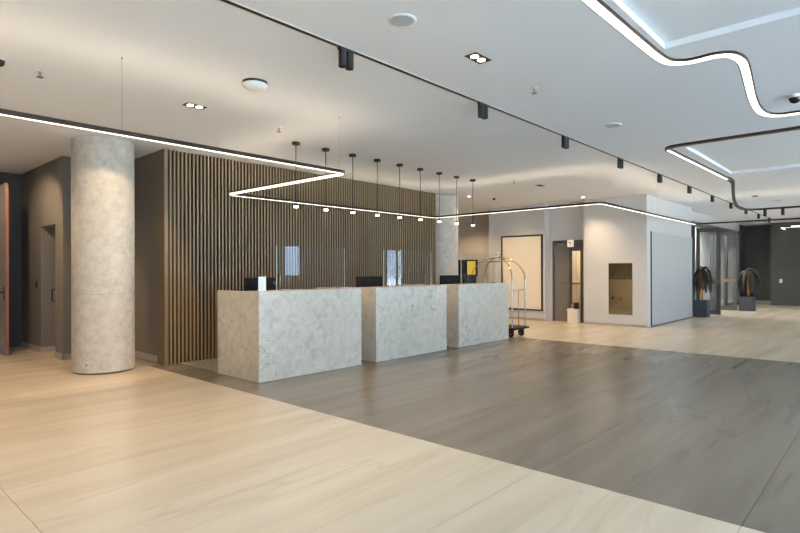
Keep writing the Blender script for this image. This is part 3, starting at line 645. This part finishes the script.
# ---- recessed twin downlights
dn = thing('recessed_downlight', 'black twin downlight let into the ceiling', 'downlight', (3.835, 2.605, CEIL), R(0), 'twin downlights let into the ceiling')
MB().box((-0.115, -0.06, -0.004), (0.115, -0.05, 0.0)).box((-0.115, 0.05, -0.004), (0.115, 0.06, 0.0)).box((-0.115, -0.05, -0.004), (-0.105, 0.05, 0.0)).box((0.105, -0.05, -0.004), (0.115, 0.05, 0.0)).build('trim', 'black', dn)
MB().box((-0.105, -0.05, -0.002), (0.105, 0.05, 0.0)).build('recess', 'black', dn)
for s in (-1, 1): MB().lathe([(0.034, -0.006), (0.034, -0.002)], 18, (s*0.05, 0, 0)).build('lens', 'lamp', dn)
DL = [(2.86, 5.61)]
dup(dn, (2.86, 5.61, CEIL), label='lit twin downlight in the ceiling between the smoke detector and the concrete column')
OFF = [(-1.0, 5.6), (0.2, 5.6), (-1.0, 2.6), (19.5, 0.5), (-1.0, 8.2), (14.0, -0.4), (22.0, 0.6)]
for p in OFF: dup(dn, (p[0], p[1], CEIL), label='lit twin downlight let into the ceiling')
dn['label'] = 'black twin downlight in the ceiling between the two round speakers'
for p, lb in (((10.48, 5.565), 'dark twin downlight in the ceiling past the last pendant'), ((15.58, 2.55), 'unlit twin downlight in the ceiling beyond the swan neck track')):
    o = dup(dn, p+(CEIL,), label=lb)
    for ch in o.children:
        if ch.name.startswith('lens'): ch.data = ch.data.copy(); ch.data.materials[0] = M['plastic']
for p in [(3.835, 2.605)] + DL + OFF: spot('downlight_beam', None, (p[0], p[1], CEIL-0.03), (p[0], p[1], 0), 80, 120, 0.7, WARM if p[1] > 4 else NEUT)

# ---- small round downlights that graze the column and the back walls
rd = thing('round_downlight', 'small round lit downlight in front of the white wall block', 'downlight', (12.85, 5.67, CEIL), 0)
MB().lathe([(0.05, -0.005), (0.05, 0.0)], 20).build('ring', 'whiteplastic', rd); MB().lathe([(0.036, -0.008), (0.036, -0.005)], 18).build('lens', 'lamp', rd)
for p, lb in (((14.7, 6.4), 'small round downlight in the room behind the grey door'), ((10.82, 7.62), 'small round lit downlight beside the second concrete column'), ((1.6, 8.6), 'small round downlight near the open grey door'), ((1.7, 9.75), 'round downlight added to brighten the door recess wall'), ((12.9, 9.8), 'small round lit downlight by the back wall display'), ((19.4, 5.2), 'small round downlight inside the white lobby above the door leaves'), ((22.6, 5.2), 'small round downlight inside the white lobby by its far end')):
    dup(rd, p+(CEIL,), label=lb)
spot('column_beam', None, (2.86, 5.61, CEIL-0.03), (2.50, 7.74, 1.36), 150, 60, 0.2, WARM, 0.03)
spot('block_beam', None, (12.85, 5.67, CEIL-0.02), (13.0, 5.2, 0), 105, 100, 1.0, WARM, 0.03)
spot('added_floor_fill', None, (10.48, 5.565, CEIL-0.03), (11.2, 5.4, 0), 150, 130, 0.8, WARM, 0.05)  # warm fill added for the back area, under a downlight with dark lenses
spot('second_column_beam', None, (10.82, 7.62, CEIL-0.02), (10.6, 7.85, 0.3), 45, 80, 0.4, WARM, 0.03)
spot('picture_beam', None, (11.5, 7.35, CEIL-0.06), (13.4, 7.65, 1.35), 125, 62, 0.9, WARM, 0.03)
spot('entry_beam', None, (1.6, 8.6, CEIL-0.02), (1.6, 8.6, 0), 60, 120, 0.6, WARM, 0.02)
spot('added_recess_fill', None, (1.7, 9.75, CEIL-0.02), (2.7, 10.7, 0.8), 90, 110, 0.6, WARM, 0.02)  # lamp added out of view to brighten the door recess wall
spot('display_beam', None, (12.9, 9.8, CEIL-0.02), (13.2, 9.8, 0), 130, 130, 0.6, WARM, 0.02)
spot('lobby_beam', None, (19.4, 5.2, CEIL-0.02), (19.4, 5.2, 0), 260, 150, 0.6, NEUT, 0.02)
spot('lobby_beam', None, (22.6, 5.2, CEIL-0.02), (22.6, 5.2, 0), 260, 150, 0.6, NEUT, 0.02)
spot('storeroom_beam', None, (14.7, 6.4, CEIL-0.1), (14.7, 6.4, 0), 110, 150, 0.6, WARM, 0.02)

# ---- ceiling devices
sp = thing('ceiling_speaker', 'flush round pale speaker in the ceiling', 'speaker', (2.885, 2.608, CEIL), 0, 'flush ceiling speakers')
MB().lathe([(0.088, -0.006), (0.105, -0.005), (0.105, 0.0)], 32).build('rim', 'whiteplastic', sp); MB().lathe([(0.085, -0.0085), (0.087, -0.006)], 32).build('grille', 'greydevice', sp)
sp['label'] = 'flush round pale speaker near the first spotlight of the ceiling track'
dup(sp, (6.74, 2.59, CEIL), label='flush round pale speaker near the third spotlight of the ceiling track'); dup(sp, (17.0, 2.3, CEIL), label='flush round pale speaker beyond the swan neck track')
sd = thing('smoke_detector', 'white domed smoke detector on the ceiling', 'smoke detector', (2.885, 4.485, CEIL))
MB().lathe([(0.11, -0.022), (0.115, 0.0)], 28).build('base', 'black', sd); MB().lathe([(0.02, -0.075), (0.07, -0.07), (0.105, -0.05), (0.118, -0.028), (0.112, -0.022)], 28).build('dome', 'whiteplastic', sd)
def sprinkler(x, y, label, mat):
    t = thing('sprinkler', label, 'sprinkler', (x, y, CEIL), 0, 'small sprinklers on the ceiling')
    MB().lathe([(0.035, -0.008), (0.038, 0.0)], 18).build('rosette', 'whiteplastic', t)
    MB().lathe([(0.012, -0.05), (0.012, -0.008)], 10).build('stem', 'steel' if mat == 'steel' else mat, t); MB().lathe([(0.028, -0.056), (0.028, -0.05)], 14).build('deflector', mat, t)
for x, y, lb in ((4.0, 5.688, 'small sprinkler head on the ceiling before the first pendant'), (4.84, 2.63, 'small sprinkler head on the ceiling between the two round speakers'), (9.54, 5.63, 'small sprinkler head on the ceiling past the last pendant'), (1.426, 5.64, 'small sprinkler head on the ceiling near the black eyeball spot')): sprinkler(x, y, lb, 'steel')
def eyeball(x, y, label):
    t = thing('eyeball_spot', label, 'spotlight', (x, y, CEIL), 0)
    MB().lathe([(0.042, -0.006), (0.045, 0.0)], 18).build('ring', 'whiteplastic', t); MB().lathe([(0.012, -0.055), (0.03, -0.04), (0.036, -0.006)], 16).build('head', 'black', t)
eyeball(11.5, 7.35, 'small black eyeball spot in the ceiling near the framed panel'); eyeball(1.124, 5.59, 'small black eyeball spot in the ceiling over the beige floor')
cm = thing('security_camera', 'small black dome camera under the ceiling by the S curve lamp', 'camera', (6.86, 0.773, CEIL))
MB().lathe([(0.06, -0.03), (0.065, 0.0)], 24).build('base', 'whiteplastic', cm); MB().lathe([(0.01, -0.085), (0.035, -0.075), (0.052, -0.05), (0.056, -0.03)], 24).build('dome', 'screenblack', cm)
